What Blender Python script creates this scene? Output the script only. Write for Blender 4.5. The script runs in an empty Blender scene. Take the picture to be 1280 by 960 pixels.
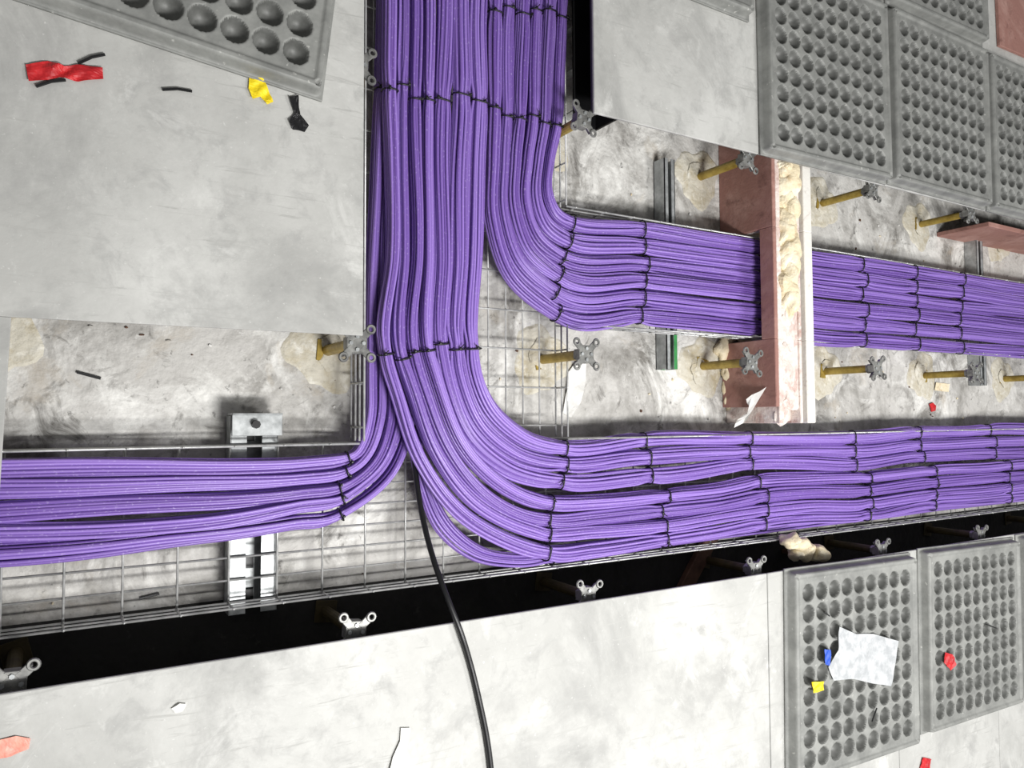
import bpy, math, random
import numpy as np
from mathutils import Vector, Matrix

random.seed(7); rng = np.random.default_rng(7)
scene = bpy.context.scene
scene.view_settings.view_transform = 'Standard'

# ------------------------------------------------------------------ camera
F = 960.0; H = 1.52
CX = Vector((1595, -35, -960)).normalized()            # world +X in camera axes
CZ = -Vector((-578.8, -45, -960)).normalized()         # world +Z
CX = (CX - CX.dot(CZ) * CZ).normalized()
CY = CZ.cross(CX)
R = Matrix((CX, CY, CZ))
cd = bpy.data.cameras.new("camera"); cam = bpy.data.objects.new("camera", cd)
scene.collection.objects.link(cam); scene.camera = cam
cam.matrix_world = Matrix.Translation((0, 0, H)) @ R.to_4x4()
cd.sensor_width = 36; cd.lens = 27; cd.clip_start = 0.01

def S(px, py, z=0.0):
    """survey: plan position of a measured point lying on the level z"""
    v = R @ Vector((px - 640, 480 - py, -F))
    t = (z - H) / v.z
    return Vector((v.x * t, v.y * t, z))

# ------------------------------------------------------------------ levels / grid
SLAB = -0.25; TRAY = -0.19; RAIL = -0.135
def GX(k): return 0.557 + 0.603 * k
def GY(k): return 0.16 + 0.605 * k

# ------------------------------------------------------------------ materials
def lin(c): return tuple((x / 12.92 if x <= .04045 else ((x + .055) / 1.055) ** 2.4) for x in [v / 255 for v in c]) + (1,)

def mat(name, c1, c2=None, scale=8, rough=.6, metal=0, bump=0, detail=6, lo=.35, hi=.65, speck=None, speck_scale=120, speck_t=.68, bscale=None):
    m = bpy.data.materials.new(name); m.use_nodes = True
    nt = m.node_tree; N = nt.nodes; L = nt.links
    b = N['Principled BSDF']; b.inputs['Roughness'].default_value = rough; b.inputs['Metallic'].default_value = metal
    g = N.new('ShaderNodeNewGeometry')
    n = N.new('ShaderNodeTexNoise'); n.inputs['Scale'].default_value = scale; n.inputs['Detail'].default_value = detail
    n.inputs['Roughness'].default_value = .65
    L.new(g.outputs['Position'], n.inputs['Vector'])
    r = N.new('ShaderNodeValToRGB'); r.color_ramp.elements[0].position = lo; r.color_ramp.elements[1].position = hi
    r.color_ramp.elements[0].color = lin(c1); r.color_ramp.elements[1].color = lin(c2 or c1)
    L.new(n.outputs['Fac'], r.inputs['Fac']); out = r.outputs['Color']
    if speck:
        n2 = N.new('ShaderNodeTexNoise'); n2.inputs['Scale'].default_value = speck_scale; n2.inputs['Detail'].default_value = 3
        L.new(g.outputs['Position'], n2.inputs['Vector'])
        r2 = N.new('ShaderNodeValToRGB'); r2.color_ramp.elements[0].position = speck_t; r2.color_ramp.elements[1].position = speck_t + .05
        L.new(n2.outputs['Fac'], r2.inputs['Fac'])
        mx = N.new('ShaderNodeMix'); mx.data_type = 'RGBA'
        L.new(r2.outputs['Color'], mx.inputs[0]); L.new(out, mx.inputs[6]); mx.inputs[7].default_value = lin(speck)
        out = mx.outputs[2]
    L.new(out, b.inputs['Base Color'])
    if bump:
        n3 = N.new('ShaderNodeTexNoise'); n3.inputs['Scale'].default_value = bscale or scale * 6; n3.inputs['Detail'].default_value = 8
        L.new(g.outputs['Position'], n3.inputs['Vector'])
        bp = N.new('ShaderNodeBump'); bp.inputs['Strength'].default_value = bump; bp.inputs['Distance'].default_value = .01
        L.new(n3.outputs['Fac'], bp.inputs['Height']); L.new(bp.outputs['Normal'], b.inputs['Normal'])
    return m

M = {}
def layered(name, base, layers, rough=.75, bump=.25, bscale=60):
    """base colour, then (colour, scale, lo, hi, distortion, stretch, offset) noise layers"""
    m = bpy.data.materials.new(name); m.use_nodes = True
    nt = m.node_tree; N = nt.nodes; L = nt.links; b = N['Principled BSDF']; b.inputs['Roughness'].default_value = rough
    g = N.new('ShaderNodeNewGeometry'); rgb = N.new('ShaderNodeRGB'); rgb.outputs[0].default_value = lin(base); src = rgb.outputs[0]
    for col, sc, lo, hi, dist, stretch, off in layers:
        mp = N.new('ShaderNodeMapping'); mp.inputs['Scale'].default_value = stretch; mp.inputs['Location'].default_value = (off, off * 1.7, 0)
        mp.inputs['Rotation'].default_value = (0, 0, off * .37)
        L.new(g.outputs['Position'], mp.inputs['Vector'])
        n = N.new('ShaderNodeTexNoise'); n.inputs['Scale'].default_value = sc; n.inputs['Detail'].default_value = 9
        n.inputs['Roughness'].default_value = .7; n.inputs['Distortion'].default_value = dist
        L.new(mp.outputs['Vector'], n.inputs['Vector'])
        r = N.new('ShaderNodeValToRGB'); r.color_ramp.elements[0].position = lo; r.color_ramp.elements[1].position = hi
        L.new(n.outputs['Fac'], r.inputs['Fac'])
        mx = N.new('ShaderNodeMix'); mx.data_type = 'RGBA'; L.new(r.outputs['Color'], mx.inputs[0]); L.new(src, mx.inputs[6])
        mx.inputs[7].default_value = lin(col); src = mx.outputs[2]
    L.new(src, b.inputs['Base Color'])
    n3 = N.new('ShaderNodeTexNoise'); n3.inputs['Scale'].default_value = bscale; n3.inputs['Detail'].default_value = 8
    L.new(g.outputs['Position'], n3.inputs['Vector'])
    bp = N.new('ShaderNodeBump'); bp.inputs['Strength'].default_value = bump; bp.inputs['Distance'].default_value = .01
    L.new(n3.outputs['Fac'], bp.inputs['Height']); L.new(bp.outputs['Normal'], b.inputs['Normal'])
    return m
I1 = (1, 1, 1)
M['tile'] = layered('floor_panel_face', (174, 174, 170), [
    ((196, 196, 192), 1.8, .42, .64, .2, I1, 3), ((148, 148, 145), 2.8, .50, .72, .4, I1, 11), ((158, 158, 155), 11, .52, .72, .4, I1, 5),
    ((208, 208, 204), 5, .57, .72, .8, I1, 7), ((168, 168, 164), 5, .58, .66, .5, (1, 14, 1), 4), ((118, 118, 115), 60, .68, .75, 0, I1, 2),
    ((112, 110, 106), 24, .72, .76, 0, I1, 13), ((216, 216, 212), 100, .62, .74, 0, I1, 9)], bump=.08)
M['slab'] = layered('concrete_slab', (192, 190, 185), [
    ((118, 115, 109), 3.2, .46, .66, .5, I1, 1), ((228, 227, 222), 5.5, .48, .64, .8, I1, 14), ((100, 97, 92), 11, .55, .70, 1.0, I1, 6),
    ((172, 162, 146), 4, .58, .74, .4, I1, 21), ((68, 66, 62), 38, .62, .73, .3, I1, 4), ((236, 236, 232), 60, .64, .72, 0, I1, 8)], bump=.4)
M['shadeslab'] = layered('shaded_slab', (44, 43, 41), [((26, 25, 24), 6, .45, .65, .5, I1, 3), ((70, 68, 64), 30, .62, .74, .3, I1, 5)], rough=.9, bump=.4)  # concrete with the shade under the panels put into its colour
M['edge'] = mat('panel_edge_steel', (52, 52, 52), (75, 75, 74), rough=.5, metal=.4)
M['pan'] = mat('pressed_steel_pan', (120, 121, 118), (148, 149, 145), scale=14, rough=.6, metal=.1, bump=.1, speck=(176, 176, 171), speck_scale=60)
M['cup'] = mat('shaded_cup_steel', (94, 95, 92), (118, 119, 116), scale=30, rough=.5, metal=.1)  # darker steel tone paints shade into the dimples
M['galv'] = mat('galvanised_steel', (140, 143, 143), (190, 193, 193), scale=30, rough=.4, metal=.45)
M['cast'] = mat('cast_pedestal_steel', (104, 104, 102), (150, 150, 146), scale=40, rough=.45, metal=.4)
M['wire'] = mat('zinc_wire', (165, 166, 165), (205, 205, 203), scale=40, rough=.35, metal=.4)
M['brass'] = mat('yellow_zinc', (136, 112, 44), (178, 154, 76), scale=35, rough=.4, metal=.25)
M['darkbrass'] = mat('shaded_yellow_zinc', (52, 44, 24), (74, 64, 36), scale=35, rough=.6, metal=.2)  # yellow zinc with shade painted in, for the near-side pedestals
M['glue'] = layered('pedestal_adhesive', (198, 193, 178), [((176, 165, 138), 16, .46, .66, .5, I1, 2), ((222, 219, 208), 25, .52, .68, .5, I1, 6), ((134, 124, 98), 40, .66, .76, 0, I1, 1)], bump=.5)
M['pink'] = layered('pink_fire_board', (154, 112, 102), [((176, 138, 128), 8, .48, .68, .4, I1, 2), ((118, 82, 74), 14, .54, .70, .4, I1, 7), ((84, 62, 56), 40, .64, .74, 0, I1, 3)], bump=.2)
M['palepink'] = layered('broken_plasterboard', (224, 212, 204), [((186, 154, 144), 12, .5, .66, .6, I1, 2), ((240, 238, 232), 30, .55, .68, 0, I1, 5), ((130, 104, 96), 45, .66, .74, 0, I1, 9)], bump=.5)
M['white'] = layered('white_plaster', (224, 221, 214), [((190, 176, 166), 18, .56, .72, .6, I1, 2), ((130, 118, 110), 50, .68, .76, 0, I1, 6)], bump=.2)
M['foam'] = layered('beige_foam', (226, 212, 180), [((190, 164, 124), 20, .52, .72, .4, I1, 3), ((242, 234, 212), 14, .5, .66, .2, I1, 7)], rough=.95, bump=.5, bscale=70)
M['black'] = mat('black_plastic', (12, 12, 13), (24, 24, 26), rough=.4)
M['red'] = mat('red_tape', (165, 20, 28), (205, 38, 42), scale=40, rough=.5)
M['palered'] = mat('faded_red_tape', (225, 130, 115), (240, 170, 150), scale=40, rough=.5)
M['yellow'] = mat('yellow_tape', (220, 190, 10), (245, 220, 30), scale=40, rough=.5)
M['blue'] = mat('blue_tape', (20, 60, 160), (40, 90, 200), rough=.5)
M['green'] = mat('green_paint', (40, 120, 60), (60, 150, 80), scale=30, rough=.5)
M['paper'] = mat('white_paper', (205, 204, 199), (230, 229, 225), scale=20, rough=.7)
M['film'] = mat('plastic_film', (190, 193, 195), (222, 224, 225), scale=30, rough=.25, lo=.4, hi=.6)
M['film'].node_tree.nodes['Principled BSDF'].inputs['Alpha'].default_value = .72
M['wood'] = mat('brown_offcut', (70, 48, 36), (105, 76, 58), scale=20, rough=.8)

def cable_mat():
    m = bpy.data.materials.new('purple_cable_jacket'); m.use_nodes = True
    nt = m.node_tree; N = nt.nodes; L = nt.links; b = N['Principled BSDF']
    b.inputs['Roughness'].default_value = .36
    uv = N.new('ShaderNodeUVMap'); uv.uv_map = 'UVMap'
    at = N.new('ShaderNodeAttribute'); at.attribute_name = 'tint'
    r = N.new('ShaderNodeValToRGB')
    r.color_ramp.elements[0].color = lin((106, 76, 154)); r.color_ramp.elements[1].color = lin((150, 120, 200))
    L.new(at.outputs['Fac'], r.inputs['Fac'])
    mp = N.new('ShaderNodeMapping'); mp.inputs['Scale'].default_value = (4, 150, 1); L.new(uv.outputs['UV'], mp.inputs['Vector'])
    n = N.new('ShaderNodeTexNoise'); n.inputs['Scale'].default_value = 1; n.inputs['Detail'].default_value = 1
    L.new(mp.outputs['Vector'], n.inputs['Vector'])
    r2 = N.new('ShaderNodeValToRGB'); r2.color_ramp.elements[0].position = .62; r2.color_ramp.elements[1].position = .72
    L.new(n.outputs['Fac'], r2.inputs['Fac'])
    sc = N.new('ShaderNodeMath'); sc.operation = 'MULTIPLY'; sc.inputs[1].default_value = .28; L.new(r2.outputs['Color'], sc.inputs[0])
    mx = N.new('ShaderNodeMix'); mx.data_type = 'RGBA'; L.new(sc.outputs[0], mx.inputs[0]); L.new(r.outputs['Color'], mx.inputs[6])
    mx.inputs[7].default_value = lin((205, 192, 230)); L.new(mx.outputs[2], b.inputs['Base Color'])
    return m
M['cable'] = cable_mat()

# ------------------------------------------------------------------ mesh builder
class MB:
    def __init__(s): s.v = []; s.f = []; s.m = []; s.mats = []
    def mi(s, k):
        if k not in s.mats: s.mats.append(k)
        return s.mats.index(k)
    def add(s, vs, fs, k):
        o = len(s.v); s.v += [tuple(a) for a in vs]; i = s.mi(k)
        for f in fs: s.f.append(tuple(o + q for q in f)); s.m.append(i)
    def box(s, c, d, k, rz=0, ch=0.0):
        x, y, z = d[0] / 2, d[1] / 2, d[2] / 2
        ch = min(ch, x * .9, y * .9, z * .9)
        rot = Matrix.Rotation(rz, 3, 'Z'); c = Vector(c)
        def ring(xx, yy, zz, q):
            return [(-xx + q, -yy, zz), (xx - q, -yy, zz), (xx, -yy + q, zz), (xx, yy - q, zz), (xx - q, yy, zz), (-xx + q, yy, zz), (-xx, yy - q, zz), (-xx, -yy + q, zz)]
        q = max(ch, 1e-4)
        V = ring(x - q, y - q, -z, q * .3) + ring(x, y, -z + q, q) + ring(x, y, z - q, q) + ring(x - q, y - q, z, q * .3)
        V = [rot @ Vector(a) + c for a in V]
        Fc = [tuple(range(7, -1, -1)), tuple(range(24, 32))]
        for r_ in range(3):
            for i in range(8):
                a = r_ * 8 + i; b = r_ * 8 + (i + 1) % 8
                Fc.append((a, b, b + 8, a + 8))
        s.add(V, Fc, k)
    def tube(s, pts, r, k, n=6, closed=False):
        pts = [Vector(p) for p in pts]; V = []; Fc = []; m = len(pts)
        for i, p in enumerate(pts):
            if closed: t = pts[(i + 1) % m] - pts[i - 1]
            else: t = pts[min(i + 1, m - 1)] - pts[max(i - 1, 0)]
            t.normalize(); up = Vector((0, 0, 1)) if abs(t.z) < .9 else Vector((1, 0, 0))
            a = t.cross(up).normalized(); b = a.cross(t)
            for j in range(n):
                an = 2 * math.pi * j / n
                V.append(p + a * math.cos(an) * r + b * math.sin(an) * r)
        for i in range(m if closed else m - 1):
            for j in range(n):
                i2 = (i + 1) % m; j2 = (j + 1) % n
                Fc.append((i * n + j, i * n + j2, i2 * n + j2, i2 * n + j))
        if not closed: Fc += [tuple(range(n - 1, -1, -1)), tuple((m - 1) * n + j for j in range(n))]
        s.add(V, Fc, k)
    def blob(s, c, d, k, seed=0, res=14, amp=.35):
        r_ = random.Random(seed); ph = [(Vector((r_.uniform(-1, 1), r_.uniform(-1, 1), r_.uniform(-1, 1))) * r_.uniform(1.5, 7), r_.uniform(0, 6)) for _ in range(9)]
        V = []; Fc = []; c = Vector(c)
        for i in range(res + 1):
            th = math.pi * i / res
            for j in range(res * 2):
                a = 2 * math.pi * j / (res * 2)
                n = Vector((math.sin(th) * math.cos(a), math.sin(th) * math.sin(a), math.cos(th)))
                q = 1 + amp * sum(math.sin(w.dot(n) + p) for w, p in ph) / 4
                V.append(c + Vector((n.x * d[0], n.y * d[1], n.z * d[2])) * q * .5)
        w = res * 2
        for i in range(res):
            for j in range(w):
                Fc.append((i * w + j, (i + 1) * w + j, (i + 1) * w + (j + 1) % w, i * w + (j + 1) % w))
        s.add(V, Fc, k)
    def prism(s, outline, z0, z1, k):
        """vertical prism from plan outline (list of xy)"""
        n = len(outline); V = [(x, y, z0) for x, y in outline] + [(x, y, z1) for x, y in outline]
        A = sum(outline[i][0] * outline[(i + 1) % n][1] - outline[(i + 1) % n][0] * outline[i][1] for i in range(n))
        t = tuple(range(n, 2 * n)); bt = tuple(range(n - 1, -1, -1)); sd = [(i, (i + 1) % n, n + (i + 1) % n, n + i) for i in range(n)]
        if A < 0: t = t[::-1]; bt = bt[::-1]; sd = [q[::-1] for q in sd]
        s.add(V, [t, bt] + sd, k)
    def build(s, name, smooth=False, parent=None):
        me = bpy.data.meshes.new(name)
        A = np.array(s.v); c = (A.min(0) + A.max(0)) / 2
        me.from_pydata([tuple(a) for a in (A - c)], [], s.f)
        for k in s.mats: me.materials.append(M[k])
        me.polygons.foreach_set('material_index', s.m)
        if smooth: me.polygons.foreach_set('use_smooth', [True] * len(s.f))
        me.update(); ob = bpy.data.objects.new(name, me); ob.location = c
        scene.collection.objects.link(ob)
        return ob

# ------------------------------------------------------------------ slab (shade painted in under the laid panels on the near side)
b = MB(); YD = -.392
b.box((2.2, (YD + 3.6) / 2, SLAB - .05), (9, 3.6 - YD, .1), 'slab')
b.box((2.2, (YD - 2.4) / 2, SLAB - .05), (9, YD + 2.4, .1), 'shadeslab')
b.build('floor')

# ------------------------------------------------------------------ raised floor panels
TS = .6
def deck(x0, x1, y0, y1, rz=0, pivot=None):
    b = MB(); cx, cy = (x0 + x1) / 2, (y0 + y1) / 2
    b.box((cx, cy, -.004), (x1 - x0, y1 - y0, .008), 'tile', ch=.0015)
    b.box((cx, cy, -.0205), (x1 - x0 - .02, y1 - y0 - .02, .025), 'edge', ch=.006)
    return b.build('raised_floor_panel')
for i in range(1, 7):
    for j in range(1, 4):
        deck(GX(i) + .0015, GX(i + 1) - .0015, GY(j) + .0015, GY(j + 1) - .0015)
for i in range(2, 7):
    for j in (-2, -3): deck(GX(i) + .0015, GX(i + 1) - .0015, GY(j) + .0015, GY(j + 1) - .0015)
deck(GX(-3), GX(2) - .0015, GY(-3), GY(-1) - .0015)
deck(-.095, GX(0) - .0015, GY(0) + .012, GY(3)); deck(GX(-3), -.098, GY(0) + .012, GY(3))
# loose panel at the left
cnr = S(14, 396, 0); a = math.radians(-2.0); ob = deck(-.3, .3, -.3, .3); ob.rotation_euler[2] = a
hx = Vector((math.cos(a), math.sin(a), 0)); hy = Vector((-math.sin(a), math.cos(a), 0))
cc = cnr - hx * .3 - hy * .3; ob.location.x = cc.x; ob.location.y = cc.y

# ------------------------------------------------------------------ upturned pressed pans (dimpled underside)
def pan_mesh(sz=.605, n=9, res=220):
    lin_ = np.linspace(-sz / 2, sz / 2, res); X, Y = np.meshgrid(lin_, lin_, indexing='ij')
    rc = .018; qx = np.abs(X) - (sz / 2 - rc); qy = np.abs(Y) - (sz / 2 - rc)
    e = -(np.hypot(np.maximum(qx, 0), np.maximum(qy, 0)) + np.minimum(np.maximum(qx, qy), 0) - rc)
    ss = lambda a, b_, x: (lambda t: t * t * (3 - 2 * t))(np.clip((x - a) / (b_ - a), 0, 1))
    Z = .006 + .032 * ss(.006, .014, e) - .005 * ss(.022, .029, e)
    m = .040; c = (sz - 2 * m) / n
    u = (X + sz / 2 - m) / c; v = (Y + sz / 2 - m) / c
    du = (u - np.floor(u) - .5) * c; dv = (v - np.floor(v) - .5) * c
    r = np.hypot(du, dv); Rr = c * .43
    inside = (u > 0) & (u < n) & (v > 0) & (v < n)
    dep = .031 * np.clip(1 - (r / Rr) ** 2, 0, 1) ** .5
    Z = Z - np.where(inside, dep, 0)
    for sx in (-1, 1):
        for sy in (-1, 1):
            rr = np.hypot(X - sx * (sz / 2 - .020), Y - sy * (sz / 2 - .020)); Z -= .01 * (rr < .0055)
    V = np.stack([X, Y, Z], -1).reshape(-1, 3)
    idx = np.arange(res * res).reshape(res, res)
    Fq = np.stack([idx[:-1, :-1], idx[1:, :-1], idx[1:, 1:], idx[:-1, 1:]], -1).reshape(-1, 4)
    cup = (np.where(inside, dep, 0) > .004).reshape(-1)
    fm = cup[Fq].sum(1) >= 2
    border = list(idx[:, 0]) + list(idx[-1, 1:]) + list(idx[-2::-1, -1]) + list(idx[0, -2:0:-1])
    nb = len(border); base = len(V)
    V2 = V[border].copy(); V2[:, 2] = 0
    faces = Fq.tolist() + [(border[(i + 1) % nb], border[i], base + i, base + (i + 1) % nb) for i in range(nb)]
    faces.append(tuple(base + i for i in range(nb))[::-1])
    me = bpy.data.meshes.new('upturned_floor_panel'); me.from_pydata(np.vstack([V, V2]).tolist(), [], faces)
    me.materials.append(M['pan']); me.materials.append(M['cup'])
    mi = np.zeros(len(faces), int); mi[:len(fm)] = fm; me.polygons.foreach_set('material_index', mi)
    me.polygons.foreach_set('use_smooth', [True] * (len(faces) - 1) + [False]); me.update()
    return me
PAN = pan_mesh()
def pan(cx, cy, rz=0, z=.0005, sc=1.0, tilt=0):
    ob = bpy.data.objects.new('upturned_floor_panel', PAN); scene.collection.objects.link(ob)
    ob.location = (cx, cy, z); ob.rotation_euler = (tilt, 0, math.radians(rz)); ob.scale = (sc, sc, 1); return ob
a = math.radians(-6.8); hx = Vector((math.cos(a), math.sin(a))); hy = Vector((-math.sin(a), math.cos(a)))
c = Vector((.464, .6455)) - hx * .3025 + hy * .3025; pan(c.x, c.y, -6.8)
for i, x in enumerate((2.062, 2.678, 3.29, 3.905)):
    pan(x, 1.068 + .004 * (i % 2), [.5, -.4, .3, 0][i])
    if i < 2: pan(x + .01, 1.69, [.2, .5][i])
pan(1.425, 1.455, -1)
pan(2.130, -.752, -1.0, sc=1.015); pan(2.785, -.750, -1.2, sc=1.0); pan(3.42, -.75, 0)
b = MB(); b.box((3.5, 1.74, .0075), (.80, .62, .014), 'pink', rz=.02, ch=.002)
b.build('fire_board_offcut')
b = MB(); b.box((3.50, .742, (SLAB - .045) / 2), (.80, .018, -.045 - SLAB), 'pink', ch=.002); b.build('fire_board_offcut')

# ------------------------------------------------------------------ pedestals
def pedestal(x, y, seed=0, rot=0, glue=True):
    b = MB(); zt = -.0335
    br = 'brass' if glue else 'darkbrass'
    n = 40; rr = random.Random(seed)
    rad = [.092 + .012 * math.sin(3 * q * 2 * math.pi / n + seed) + .006 * math.sin(7 * q * 2 * math.pi / n + seed * 2) + rr.uniform(-.002, .002) for q in range(n)]
    def rg(s_, z): return [(x + s_ * rad[q] * math.cos(2 * math.pi * q / n), y + s_ * rad[q] * math.sin(2 * math.pi * q / n), z) for q in range(n)]
    Fc = [tuple(range(2 * n, 3 * n))] + [(o + q, o + (q + 1) % n, o + n + (q + 1) % n, o + n + q) for o in (0, n) for q in range(n)]
    if glue:
        b.add(rg(1, SLAB + .0003) + rg(.93, SLAB + .003) + rg(.6, SLAB + .004), Fc, 'glue')
        b.blob((x + rr.uniform(-.02, .02), y + rr.uniform(-.02, .02), SLAB + .007), (.07, .08, .010), 'glue', seed=seed, res=8)
    b.box((x, y, SLAB + .006), (.05, .05, .004), br, rz=rot + .3 * rr.uniform(-1, 1), ch=.001)
    b.tube([(x, y, SLAB + .008), (x, y, -.075)], .0130, br, n=14)
    b.tube([(x, y, -.078), (x, y, -.066)], .0155, 'cast', n=6)
    b.tube([(x, y, -.075), (x, y, zt - .006)], .008, 'cast', n=10)
    b.box((x, y, zt - .009), (.042, .042, .005), 'cast', rz=rot, ch=.001)
    for q in range(4):
        an = rot + math.pi / 4 + q * math.pi / 2; dx, dy = math.cos(an), math.sin(an)
        b.box((x + dx * .026, y + dy * .026, zt - .008), (.026, .017, .004), 'cast', rz=an, ch=.001)
        b.box((x + dx * .026, y + dy * .026, zt - .016), (.030, .003, .014), 'cast', rz=an, ch=.001)
        cx, cy = x + dx * .043, y + dy * .043
        b.tube([(cx + .008 * math.cos(t), cy + .008 * math.sin(t), zt - .0055) for t in [2 * math.pi * w / 14 for w in range(14)]], .0034, 'cast', n=6, closed=True)
    for q in range(4):
        an = rot + q * math.pi / 2; dx, dy = math.cos(an), math.sin(an)
        b.box((x + dx * .021, y + dy * .021, zt - .018), (.003, .026, .024), 'cast', rz=an, ch=.001)
        b.tube([(x + dx * .014, y + dy * .014, zt - .007), (x + dx * .014, y + dy * .014, zt - .003)], .0045, 'galv', n=6)
    return b.build('floor_pedestal', smooth=False)
s = 0
for i in range(-1, 6):
    for j in (-1, 0, 1):
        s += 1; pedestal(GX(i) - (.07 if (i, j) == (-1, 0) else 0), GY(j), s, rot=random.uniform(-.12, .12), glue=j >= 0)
for j in (2,):
    for i in (0, 1): s += 1; pedestal(GX(i), GY(j), s)

# ------------------------------------------------------------------ wire cable trays
def lines(b, axis, fixed, lo, hi, z, r=.0024):
    for f in fixed:
        p = [(lo, f, z), (hi, f, z)] if axis == 'x' else [(f, lo, z), (f, hi, z)]
        b.tube(p, r, 'wire', n=6)
def tray_x(name, x0, x1, y0, y1, gap=None):
    b = MB(); ys = np.linspace(y0, y1, int(round((y1 - y0) / .05)) + 1)
    lines(b, 'x', ys, x0, x1, TRAY)
    for yy in (y0, y1):
        segs = [(x0, x1)]
        if gap and yy in gap: segs = gap[yy]
        for (p, q) in segs:
            b.tube([(p, yy, RAIL), (q, yy, RAIL)], .0028, 'wire'); b.tube([(p, yy, (RAIL + TRAY) / 2), (q, yy, (RAIL + TRAY) / 2)], .0022, 'wire')
    x = x0 + .03
    while x < x1:
        b.tube([(x, y0, TRAY + .004), (x, y1, TRAY + .004)], .0024, 'wire')
        for yy in (y0, y1):
            ok = not (gap and yy in gap) or any(p <= x <= q for p, q in gap[yy])
            if ok: b.tube([(x, yy, TRAY), (x, yy, RAIL + .006)], .0024, 'wire')
        x += .1
    return b.build(name, smooth=True)
TX0, TX1 = .597, 1.168
tray_x('wire_cable_tray', -.6, 5.2, -.387, -.056, {-.056: [(-.6, TX0), (TX1, 5.2)]})
tray_x('wire_cable_tray', TX1, 5.2, .248, .562)
b = MB()
lines(b, 'y', np.linspace(TX0, TX1, 12), -.05, 2.2, TRAY - .001)
y = -.02
while y < 2.2:
    b.tube([(TX0, y, TRAY + .004), (TX1, y, TRAY + .004)], .0024, 'wire')
    b.tube([(TX0, y, TRAY), (TX0, y, RAIL + .03)], .0024, 'wire')
    if not (.25 < y < .56): b.tube([(TX1, y, TRAY), (TX1, y, RAIL)], .0024, 'wire')
    y += .1
for z in (RAIL + .03, RAIL, (RAIL + TRAY) / 2): b.tube([(TX0, -.05, z), (TX0, 2.2, z)], .0026, 'wire')
for z in (RAIL, (RAIL + TRAY) / 2):
    b.tube([(TX1, -.05, z), (TX1, .245, z)], .0026, 'wire'); b.tube([(TX1, .565, z), (TX1, 2.2, z)], .0026, 'wire')
b.build('wire_cable_tray', smooth=True)

# black strip added to paint in the shaded gap beside the trunk
b = MB(); p = S(713, 60, -.15).x; q = S(742, 60, -.15).x
b.box(((p + q) / 2 + .006, 1.47, -.150), (q - p - .004, 1.36, .012), 'black', ch=.003)
b.box((q + .003, 1.47, -.10), (.006, 1.36, .11), 'black', ch=.002)
for y in np.arange(.85, 2.1, .12): b.box(((p + q) / 2 + .006, y, -.2), (.03, .004, .09), 'galv')
b.build('dark_gap_strip')

# supports under trays
def strut(xc, y0, y1, w, z0, z1, green=None, name='strut_channel'):
    b = MB(); t = .003
    b.box((xc, (y0 + y1) / 2, z0 + t / 2), (w, y1 - y0, t), 'galv')
    for sx in (-1, 1):
        b.box((xc + sx * (w / 2 - t / 2), (y0 + y1) / 2, (z0 + z1) / 2), (t, y1 - y0, z1 - z0), 'galv')
        b.box((xc + sx * (w / 2 - w * .17), (y0 + y1) / 2, z1 - t / 2), (w * .34, y1 - y0, t), 'galv')
    y = y0 + .03
    while y < y1 - .02:
        b.box((xc, y, z0 + t + .0008), (w * .22, .028, .001), 'black', ch=.0002); y += .07
    if green:
        b.box((xc, y0 + green / 2, z0 + t + .004), (w * .3, green, .006), 'green')
        b.box((xc + w * .33, y0 + green / 2, z1 + .0005), (w * .30, green, .001), 'green')
    return b.build(name)
p0 = S(318, 520, SLAB + .05); p1 = S(325, 764, SLAB + .05)
strut(p0.x + .0, p1.y, p0.y, .10, SLAB + .001, TRAY - .006)
b = MB(); b.box((p0.x, p0.y - .02, TRAY + .02), (.105, .045, .003), 'galv', ch=.001); b.box((p0.x, p0.y + .004, TRAY - .0), (.105, .004, .05), 'galv', ch=.001)
b.tube([(p0.x - .005, p0.y - .018, TRAY + .02), (p0.x - .005, p0.y - .018, TRAY + .034)], .009, 'black', n=8); b.build('tray_bracket')
q0 = S(828, 200, -.22); q1 = S(836, 462, -.22)
strut(q0.x + .01, q1.y, q0.y, .042, SLAB + .001, TRAY - .01, green=.11)
q0 = S(1216, 292, -.22); q1 = S(1226, 482, -.22)
strut(q0.x + .01, q1.y, q0.y, .05, SLAB + .001, TRAY - .01)

# ------------------------------------------------------------------ fire barrier partition
b = MB(); X0, X1 = 1.858, 2.035; YA, YB = -.02, .90; ZT = -.036
HY0, HY1, HZ = .235, .575, -.088
def board(xc, t, k, zt=ZT, ya=YA):
    b.box((xc, (ya + HY0) / 2, (SLAB + zt) / 2), (t, HY0 - ya, zt - SLAB), k, ch=.002)
    b.box((xc, (YB + HY1) / 2, (SLAB + zt) / 2), (t, YB - HY1, zt - SLAB), k, ch=.002)
    b.box((xc, (HY0 + HY1) / 2, (HZ + zt) / 2), (t, HY1 - HY0, zt - HZ), k, ch=.002)
board(X0 + .0075, .015, 'pink', ya=.03); board(X0 + .026, .02, 'palepink', ZT - .002)
board(X1 - .019, .038, 'white', ZT + .002); board(X1 - .058, .012, 'palepink', ZT - .003)
b.box((X0 + .075, (HY0 + .10 + YA) / 2 + .02, -.065), (.08, HY0 + .06 - YA, .045), 'palepink', ch=.006)
for q in range(9):
    y = YA + .03 + .30 * q / 8
    b.blob((X0 + .062 + random.uniform(-.02, .025), y, ZT - .014), (random.uniform(.03, .06), .07, .025), 'palepink', seed=q + 90, res=7)
for q in range(13):
    y = .36 + (YB - .08 - .36) * q / 12
    b.blob((X0 + .072 + random.uniform(-.008, .012), y, ZT - .014), (.085 * random.uniform(.75, 1.15), .10, .065), 'foam', seed=q, res=14, amp=.3)
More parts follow.
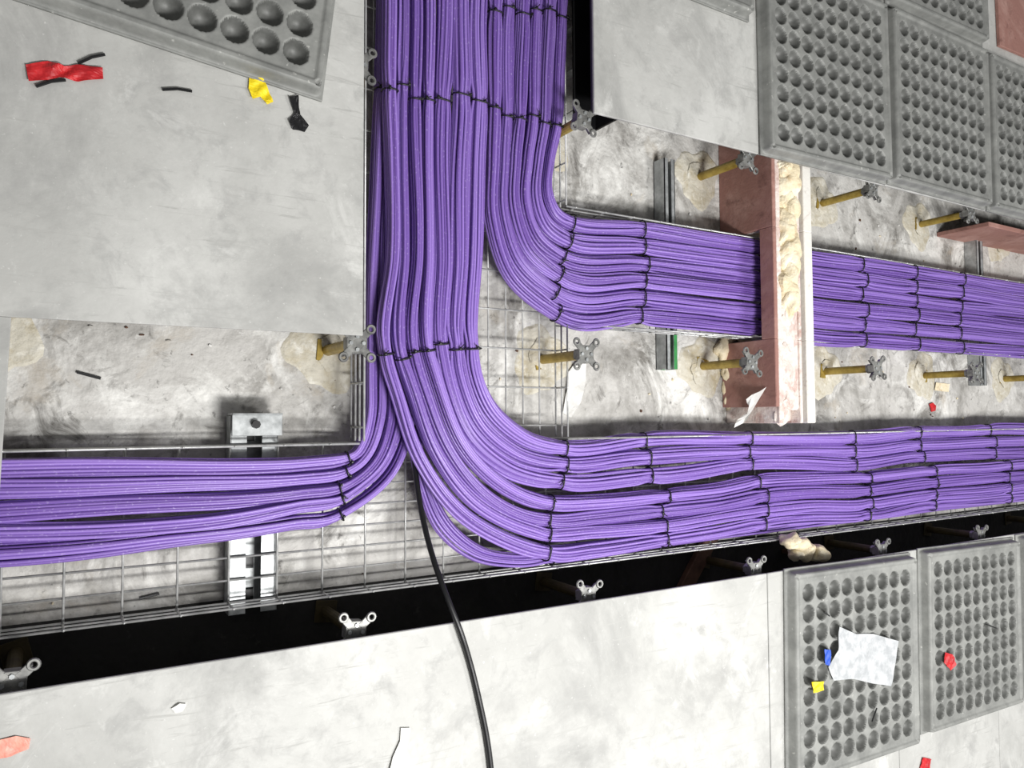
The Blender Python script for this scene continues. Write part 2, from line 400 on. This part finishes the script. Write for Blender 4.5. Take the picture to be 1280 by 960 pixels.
b.box((X0 + .075, (YA + HY0) / 2, SLAB + .09), (.08, HY0 - YA - .01, .17), 'palepink', ch=.004)
b.box((X0 + .075, (YB + HY1) / 2, SLAB + .09), (.08, YB - HY1 - .01, .17), 'foam', ch=.004)
# collapsed pink board at the broken end
p = [S(x, y, SLAB + .01) for x, y in [(922, 446), (962, 440), (968, 470), (952, 514), (928, 512), (918, 480)]]
b.prism([(v.x, v.y) for v in p], SLAB + .001, SLAB + .012, 'pink')
# torn facing paper curling off the broken end
pl = []
for q in range(9):
    u = q / 8; y0 = YA + .10 * (1 - u); zz = -.07 - .08 * u
    pl.append([(X0 - .002, y0 + .01, zz), (X0 - .014 - .014 * math.sin(u * 5), y0 - .003 + .008 * math.sin(u * 9), zz - .015), (X0 - .022 - .014 * math.sin(u * 7 + 1), y0 - .014, zz - .03 - .01 * math.sin(u * 11))])
b.add([p for r_ in pl for p in r_], [(q * 3 + k, q * 3 + k + 1, q * 3 + k + 4, q * 3 + k + 3) for q in range(8) for k in range(2)], 'paper')
b.build('fire_barrier_wall')

b = MB()
for q, (px, py, w) in enumerate([(900, 436, .06), (918, 448, .07), (905, 466, .05), (912, 484, .06), (912, 502, .06), (908, 418, .05), (925, 430, .05)]):
    p = S(px, py, SLAB); b.blob((p.x, p.y, SLAB + .014), (w, w * 1.3, .035), 'foam', seed=40 + q, res=10)
b.build('insulation_foam_chunk', smooth=True)
b = MB()
for q, (px, py, w) in enumerate([(985, 672, .06), (1004, 681, .08), (1022, 687, .06), (995, 688, .05)]):
    p = S(px, py, -.10); b.blob((p.x, p.y - .012, -.10), (w, w * .8, .06), 'foam', seed=60 + q, res=12)
b.box((S(1004, 684, -.18).x, S(1004, 684, -.18).y - .02, -.185), (.05, .015, .13), 'wood', ch=.002)
b.build('insulation_foam_chunk', smooth=True)
b = MB(); p = S(868, 712, SLAB); b.box((p.x, p.y + .02, SLAB + .012), (.22, .05, .022), 'wood', rz=.9, ch=.003); b.build('timber_offcut')

# ------------------------------------------------------------------ cables
RC = .0037
def hermite(T, P, t):
    P = np.array(P, float); T = np.array(T); n = len(T)
    Mt = np.zeros_like(P)
    d = (P[1:] - P[:-1]) / (T[1:] - T[:-1])[:, None]
    Mt[0] = d[0]; Mt[-1] = d[-1]
    for i in range(1, n - 1):
        h0 = T[i] - T[i - 1]; h1 = T[i + 1] - T[i]
        Mt[i] = (d[i - 1] * h1 + d[i] * h0) / (h0 + h1)
    k = np.clip(np.searchsorted(T, t, side='right') - 1, 0, n - 2)
    h = (T[k + 1] - T[k])[:, None]; u = ((t - T[k]) / (T[k + 1] - T[k]))[:, None]
    return (P[k] * (2 * u**3 - 3 * u**2 + 1) + Mt[k] * h * (u**3 - 2 * u**2 + u) + P[k + 1] * (3 * u**2 - 2 * u**3) + Mt[k + 1] * h * (u**3 - u**2))

def smooth_noise(t, wl, amp):
    n = int((t[-1] - t[0]) / wl) + 5; k = rng.normal(0, amp, n)
    x = (t - t[0]) / wl; i = np.floor(x).astype(int); f = x - i
    p0, p1, p2, p3 = k[i], k[i + 1], k[np.minimum(i + 2, n - 1)], k[np.minimum(i + 3, n - 1)]
    return (p0 * (1 - f)**3 + p1 * (3 * f**3 - 6 * f**2 + 4) + p2 * (-3 * f**3 + 3 * f**2 + 3 * f + 1) + p3 * f**3) / 6 * 1.4

def cable_group(name, secs, nb, sides=8, wav=.003, rows=(4, 6, 6, 7, 6), nom=.042, fill=1.0):
    inn = [S(a[0], a[1], z) for a, o, z, tie in secs]; out = [S(o[0], o[1], z) for a, o, z, tie in secs]
    mid = [(a + o) / 2 for a, o in zip(inn, out)]
    T = [0]
    for i in range(1, len(mid)): T.append(T[-1] + (mid[i] - mid[i - 1]).length)
    T = np.array(T); t = np.linspace(0, T[-1], int(T[-1] / .014))
    I = hermite(T, inn, t); O = hermite(T, out, t)
    ties = [T[i] for i, sct in enumerate(secs) if sct[3]]
    pat = []
    nr = len(rows); w = max(rows)
    for ri, cnt in enumerate(rows):
        for q in range(cnt):
            pat.append(((q - (cnt - 1) / 2) / ((w - 1) / 2), ((nr - 1) / 2 - ri)))
    V = []; Fc = []; UV = []; TI = []; base = 0
    tb = MB()
    for bi in range(nb):
        tt = (bi + .5) / nb
        C = I * (1 - tt) + O * tt
        T2 = np.gradient(C, axis=0); T2 /= np.linalg.norm(T2, axis=1)[:, None]
        Nn = np.stack([-T2[:, 1], T2[:, 0], 0 * t], 1); Nn /= np.linalg.norm(Nn, axis=1)[:, None]
        W = np.abs(np.sum((O - I) * Nn, 1)) / nb
        tj = [x + rng.normal(0, .007) for x in ties]
        near = np.zeros_like(t)
        for x in tj: near = np.maximum(near, np.exp(-((t - x) / .03) ** 2))
        C = C + Nn * (smooth_noise(t, .2, wav) * (1 - .5 * near))[:, None]
        C[:, 2] += smooth_noise(t, .25, .003)
        hw = np.clip(W / 2, .012, .05) * fill * (1 - .10 * near) - RC
        vs = .0056 * np.clip(nom / np.maximum(W, .02), .8, 1.35) * (1 - .05 * near)
        for ci, (u, v) in enumerate(pat):
            nu = smooth_noise(t, rng.uniform(.18, .34), .08) + smooth_noise(t, .7, .12); nv = smooth_noise(t, rng.uniform(.2, .35), .18)
            u_ = u + nu * (1 - .6 * near); v_ = v + nv * (1 - .6 * near)
            P = C + Nn * (u_ * hw)[:, None]; P[:, 2] += v_ * vs - .22 * (u_ ** 2) * vs
            Tg = np.gradient(P, axis=0); Tg /= np.linalg.norm(Tg, axis=1)[:, None]
            A = np.cross(Tg, [0, 0, 1.0]); A /= np.linalg.norm(A, axis=1)[:, None]; B = np.cross(A, Tg)
            an = 2 * np.pi * np.arange(sides) / sides + rng.uniform(0, 1)
            ring = P[:, None, :] + RC * (A[:, None, :] * np.cos(an)[None, :, None] + B[:, None, :] * np.sin(an)[None, :, None])
            n = len(t); V.append(ring.reshape(-1, 3))
            k = np.arange(n - 1)[:, None]; j = np.arange(sides)[None, :]; j2 = (j + 1) % sides
            Fc.append((base + np.stack([k * sides + j + 0 * k, k * sides + j2, (k + 1) * sides + j2, (k + 1) * sides + j], -1)).reshape(-1, 4))
            vo = rng.uniform(0, 50)
            uu = np.stack([j + 0 * k, j + 1 + 0 * k, j + 1 + 0 * k, j + 0 * k], -1) / sides
            vv = np.stack([t[k] + 0 * j, t[k] + 0 * j, t[k + 1] + 0 * j, t[k + 1] + 0 * j], -1) + vo
            UV.append(np.stack([uu + vo, vv], -1).reshape(-1, 2))
            TI.append(np.full(n * sides, rng.uniform(0, 1))); base += n * sides
        for x in tj:
            i = int(np.clip(np.searchsorted(t, x), 1, len(t) - 2)); c = C[i]; a = hw[i] + RC + .0022; vv_ = (nr - 1) / 2 * vs[i] + RC + .0040
            pts = []
            for q in range(22):
                an = 2 * math.pi * q / 22; cu, cv = math.cos(an), math.sin(an)
                e = .72
                pu = math.copysign(abs(cu) ** e, cu) * a; pv = math.copysign(abs(cv) ** e, cv) * vv_
                pts.append(c + Nn[i] * pu + np.array([0, 0, pv]) + T2[i] * (.003 * math.sin(an)))
            tb.tube(pts, .0021, 'black', n=6, closed=True)
            hd = c + Nn[i] * a * rng.uniform(-.7, .7) + np.array([0, 0, vv_ + .001])
            tb.box(hd, (.006, .007, .005), 'black', rz=rng.uniform(0, 3), ch=.001)
            tb.tube([hd, hd + T2[i] * rng.uniform(-.014, .014) + Nn[i] * rng.uniform(-.01, .01) + np.array([0, 0, .005])], .0014, 'black', n=5)
    V = np.vstack(V); Fc = np.vstack(Fc); UV = np.vstack(UV); TI = np.concatenate(TI)
    nv = len(V); nf = len(Fc)
    TV = np.array(tb.v); V_all = np.vstack([V, TV]); ctr = (V_all.min(0) + V_all.max(0)) / 2
    faces = Fc.tolist() + [tuple(nv + q for q in f) for f in tb.f]
    me = bpy.data.meshes.new(name); me.from_pydata((V_all - ctr).tolist(), [], faces)
    me.materials.append(M['cable']); me.materials.append(M['black'])
    mi = np.zeros(len(faces), int); mi[nf:] = 1
    me.polygons.foreach_set('material_index', mi); me.polygons.foreach_set('use_smooth', [True] * len(faces))
    nl = len(me.loops); uvl = me.uv_layers.new(name='UVMap'); buf = np.zeros((nl, 2)); buf[:nf * 4] = UV; uvl.data.foreach_set('uv', buf.ravel())
    at = me.attributes.new('tint', 'FLOAT', 'POINT'); tv = np.zeros(len(V_all)); tv[:nv] = TI; at.data.foreach_set('value', tv)
    me.update(); ob = bpy.data.objects.new(name, me); ob.location = ctr; scene.collection.objects.link(ob)
    return ob

zA = -.135; zB = -.110; zL = -.145
cable_group('purple_cable_bundle', [
    ((714, -160), (612, -160), zA, 0), ((711, -60), (610, -60), zA, 0), ((709, 20), (610, 12), zA, 1), ((706, 90), (609, 75), zA, 0), ((703, 156), (609, 136), zA, 1),
    ((693, 200), (607, 205), zA, 0), ((689, 236), (608, 280), zA, 0), ((698, 258), (632, 350), zA, 0), ((714, 267), (689, 400), zA, 1),
    ((800, 275), (800, 405), zA, 1), ((880, 288), (880, 412), zA, 0), ((952, 299), (950, 419), zA, 1), ((1020, 313), (1020, 430), zA, 0),
    ((1075, 321), (1075, 434), zA, 1), ((1140, 331), (1140, 438), zA, 1), ((1197, 340), (1197, 442), zA, 1), ((1290, 354), (1290, 449), zA, 1),
    ((1420, 371), (1420, 456), zA, 0)], 6, wav=.0016, fill=.98, nom=.048)
cable_group('purple_cable_bundle', [
    ((612, -160), (546, -160), zB, 0), ((610, -60), (545, -60), zB, 0), ((609, 20), (545, 10), zB, 0), ((610, 126), (543, 119), zB, 1), ((606, 200), (541, 200), zB, 0), ((605, 320), (541, 320), zB, 0),
    ((601, 432), (541, 434), zB, 1), ((606, 470), (553, 490), zB, 0), ((622, 505), (577, 550), zB - .005, 0), ((655, 535), (625, 592), -.125, 0),
    ((702, 549), (702, 611), -.135, 1), ((806, 541), (808, 604), zL, 1), ((870, 538), (870, 598), zL, 0), ((930, 538), (933, 590), zL, 1), ((1000, 537), (1000, 588), zL, 0),
    ((1062, 537), (1065, 590), zL, 1), ((1145, 534), (1147, 580), zL, 1), ((1236, 531), (1238, 574), zL, 1), ((1300, 530), (1300, 571), zL, 0), ((1420, 527), (1420, 564), zL, 0)], 3, wav=.003)
cable_group('purple_cable_bundle', [
    ((546, -160), (478, -160), zB, 0), ((545, -60), (478, -60), zB, 0), ((545, 10), (479, 10), zB, 0), ((543, 119), (478, 113), zB, 1), ((541, 200), (481, 200), zB, 0), ((541, 320), (483, 320), zB, 0),
    ((540, 433), (474, 438), zB, 1), ((556, 490), (494, 500), zB, 0), ((583, 550), (522, 575), zB - .003, 0), ((625, 595), (575, 650), -.12, 0),
    ((682, 618), (682, 700), -.13, 1), ((740, 618), (740, 696), -.14, 0), ((825, 613), (828, 684), zL, 1), ((890, 605), (890, 675), zL, 0), ((950, 593), (953, 664), zL, 1),
    ((1010, 592), (1010, 657), zL, 0), ((1080, 592), (1083, 649), zL, 1), ((1162, 583), (1164, 639), zL, 1), ((1255, 576), (1257, 629), zL, 1),
    ((1300, 574), (1300, 625), zL, 0), ((1420, 567), (1420, 612), zL, 0)], 4, wav=.003)
zU = -.165
cable_group('purple_cable_bundle', [
    ((535, 300), (515, 300), zU, 0), ((522, 440), (505, 440), zU, 0), ((526, 540), (508, 545), zU, 0), ((540, 600), (521, 608), zU, 0), ((566, 650), (545, 664), zU + .01, 0),
    ((605, 682), (592, 701), zU + .015, 0), ((645, 690), (643, 709), zU + .015, 0), ((685, 688), (687, 705), zU + .01, 1), ((828, 668), (828, 686), zU, 0),
    ((1083, 636), (1083, 652), zU, 0), ((1400, 596), (1400, 612), zU, 0)], 1, rows=(4, 5, 4), wav=.001)
zC = -.158
cable_group('purple_cable_bundle', [
    ((470, -160), (530, -160), zC, 0), ((470, -60), (530, -60), zC, 0), ((469, 115), (530, 115), zC, 1), ((463, 250), (525, 250), zC, 0), ((458, 400), (520, 400), zC, 0), ((457, 470), (519, 480), zC, 0),
    ((456, 515), (514, 545), zC + .003, 0), ((449, 548), (487, 602), zC + .006, 0), ((437, 563), (424, 651), zC + .01, 1), ((380, 571), (365, 664), zC + .01, 0), ((300, 574), (290, 680), zC + .01, 0),
    ((200, 574), (195, 692), zC + .01, 0), ((100, 573), (100, 702), zC + .01, 0), ((0, 572), (0, 709), zC + .01, 0), ((-100, 571), (-100, 714), zC + .01, 1), ((-200, 571), (-200, 719), zC + .01, 0)], 5, wav=.003, rows=(5, 6, 7, 7), nom=.036)

# black feed cable
pts = [(516, 520, -.16), (517, 560, -.15), (522, 610, -.125), (530, 655, -.09), (546, 712, -.035), (562, 755, .002), (574, 785, .012), (588, 830, .0085), (600, 880, .0085), (609, 925, .0085), (614, 965, .0085), (616, 1040, .0085), (610, 1150, .0085)]
W3 = [S(*p) for p in pts]; T = [0]
for i in range(1, len(W3)): T.append(T[-1] + (W3[i] - W3[i - 1]).length)
cv = hermite(np.array(T), W3, np.linspace(0, T[-1], 90))
b = MB(); b.tube([Vector(p) for p in cv], .0065, 'black', n=12); b.build('black_power_cable', smooth=True)

# ------------------------------------------------------------------ litter
def scrap(name, outline, z, k, amp=.004, seed=1, lift=.002, freq=260):
    import bmesh
    bm = bmesh.new(); vs = [bm.verts.new(S(x, y, z)) for x, y in outline]
    f = bm.faces.new(vs)
    f.normal_update()
    if f.normal.z < 0: f.normal_flip()
    bmesh.ops.triangulate(bm, faces=bm.faces[:])
    for _ in range(3): bmesh.ops.subdivide_edges(bm, edges=bm.edges[:], cuts=1, use_grid_fill=True)
    r_ = random.Random(seed); w = [(r_.uniform(-1, 1), r_.uniform(-1, 1), r_.uniform(0, 6)) for _ in range(6)]
    for v in bm.verts:
        q = sum(math.sin(a * v.co.x * freq + c * v.co.y * freq + p) for a, c, p in w) / 6
        v.co.z += lift + amp * (1 + 1.6 * q) * .6 + r_.uniform(0, amp * .15)
    bmesh.ops.solidify(bm, geom=bm.faces[:], thickness=.0008)
    c = Vector((0, 0, 0))
    for v in bm.verts: c += v.co
    c /= len(bm.verts)
    for v in bm.verts: v.co -= c
    me = bpy.data.meshes.new(name); bm.to_mesh(me); bm.free(); me.materials.append(M[k])
    ob = bpy.data.objects.new(name, me); ob.location = c; scene.collection.objects.link(ob); return ob
scrap('red_tape_scrap', [(32, 82), (60, 77), (80, 84), (95, 82), (128, 86), (129, 100), (98, 103), (75, 98), (60, 101), (36, 103)], 0, 'red', .006)
scrap('yellow_tape_scrap', [(311, 97), (325, 95), (331, 105), (341, 128), (333, 132), (325, 122), (315, 125), (310, 112)], 0, 'yellow', .006, 3)
scrap('black_tape_scrap', [(360, 122), (372, 120), (374, 145), (385, 158), (380, 166), (365, 163), (360, 152), (367, 142)], 0, 'black', .006, 4)
scrap('faded_tape_scrap', [(-4, 925), (20, 919), (38, 922), (36, 935), (14, 944), (-4, 948)], 0, 'palered', .003, 5)
scrap('paper_strip', [(500, 909), (512, 909), (509, 925), (503, 955), (498, 975), (482, 974), (490, 945), (499, 925)], 0, 'paper', .003, 6, lift=.004, freq=80)
scrap('paper_scrap', [(214, 885), (224, 878), (233, 879), (228, 888), (219, 891)], 0, 'paper', .005, 7)
scrap('plastic_film_scrap', [(1048, 783), (1068, 792), (1090, 792), (1122, 801), (1118, 830), (1112, 857), (1090, 854), (1065, 848), (1040, 850), (1034, 833), (1046, 812)], .037, 'film', .004, 8, freq=90)
scrap('yellow_tape_scrap', [(1013, 852), (1028, 851), (1028, 862), (1016, 866)], .037, 'yellow', .004, 9)
scrap('blue_tape_scrap', [(1029, 811), (1037, 812), (1036, 832), (1030, 830)], .037, 'blue', .004, 10)
scrap('red_tape_scrap', [(1180, 815), (1190, 818), (1193, 830), (1187, 838), (1179, 828)], .037, 'red', .005, 11)
scrap('red_tape_scrap', [(1152, 946), (1162, 948), (1160, 962), (1148, 962)], .0, 'red', .005, 12)
scrap('red_tape_scrap', [(1160, 505), (1165, 503), (1169, 507), (1169, 513), (1163, 515)], SLAB, 'red', .004, 13)
scrap('torn_paper', [(708, 465), (722, 448), (731, 455), (731, 475), (722, 505), (712, 522), (702, 516), (706, 490)], SLAB, 'paper', .008, 14, freq=90)
scrap('cardboard_scrap', [(1168, 478), (1186, 480), (1184, 490), (1167, 488)], SLAB, 'foam', .004, 16)
b = MB()
for (p, q) in [((45, 108), (82, 100)), ((98, 79), (131, 68)), ((203, 112), (240, 114))]:
    a_, c_ = S(*p, .004), S(*q, .004); b.tube([a_, (a_ + c_) / 2 + Vector((0, .003, 0)), c_], .0028, 'black')
for (p, q) in [((1090, 902), (1096, 885)), ((1232, 780), (1245, 785)), ((1030, 765), (1037, 770))]:
    b.tube([S(*p, .041), S(*q, .041)], .002, 'black')
b.build('cable_tie_offcuts')
b = MB()
for (p, q) in [((96, 465), (126, 473)), ((175, 748), (199, 742))]:
    b.tube([S(*p, SLAB + .004), S(*q, SLAB + .004)], .003, 'black')
b.build('cable_tie_offcuts')
b = MB()
rr = random.Random(5)
for q in range(170):
    x = rr.uniform(0, 3.4); y = rr.choice([rr.uniform(-.04, .22), rr.uniform(.57, .75), rr.uniform(-.37, -.1)])
    b.blob((x, y, SLAB + .002), (rr.uniform(.003, .012), rr.uniform(.003, .010), .005), rr.choice(['paper', 'foam', 'slab', 'wood']), seed=q, res=4)
b.build('rubble_crumbs')

# ------------------------------------------------------------------ light
w = bpy.data.worlds.new('World'); scene.world = w; w.use_nodes = True
w.node_tree.nodes['Background'].inputs['Color'].default_value = (1, 1, .99, 1); w.node_tree.nodes['Background'].inputs['Strength'].default_value = .25
def area(name, loc, tgt, e, sx, sy):
    l = bpy.data.lights.new(name, 'AREA'); l.shape = 'RECTANGLE'; l.size = sx; l.size_y = sy; l.energy = e; l.color = (1, .99, .98)
    o = bpy.data.objects.new(name, l); o.location = loc; o.rotation_euler = (Vector(tgt) - Vector(loc)).to_track_quat('-Z', 'Y').to_euler(); scene.collection.objects.link(o)
area('ceiling_light', (1.0, -1.15, 2.3), (1.1, -.2, 0), 90, 1.0, .3)
area('ceiling_light', (3.3, -.9, 2.7), (3.1, 0, 0), 72, 1.0, .3)
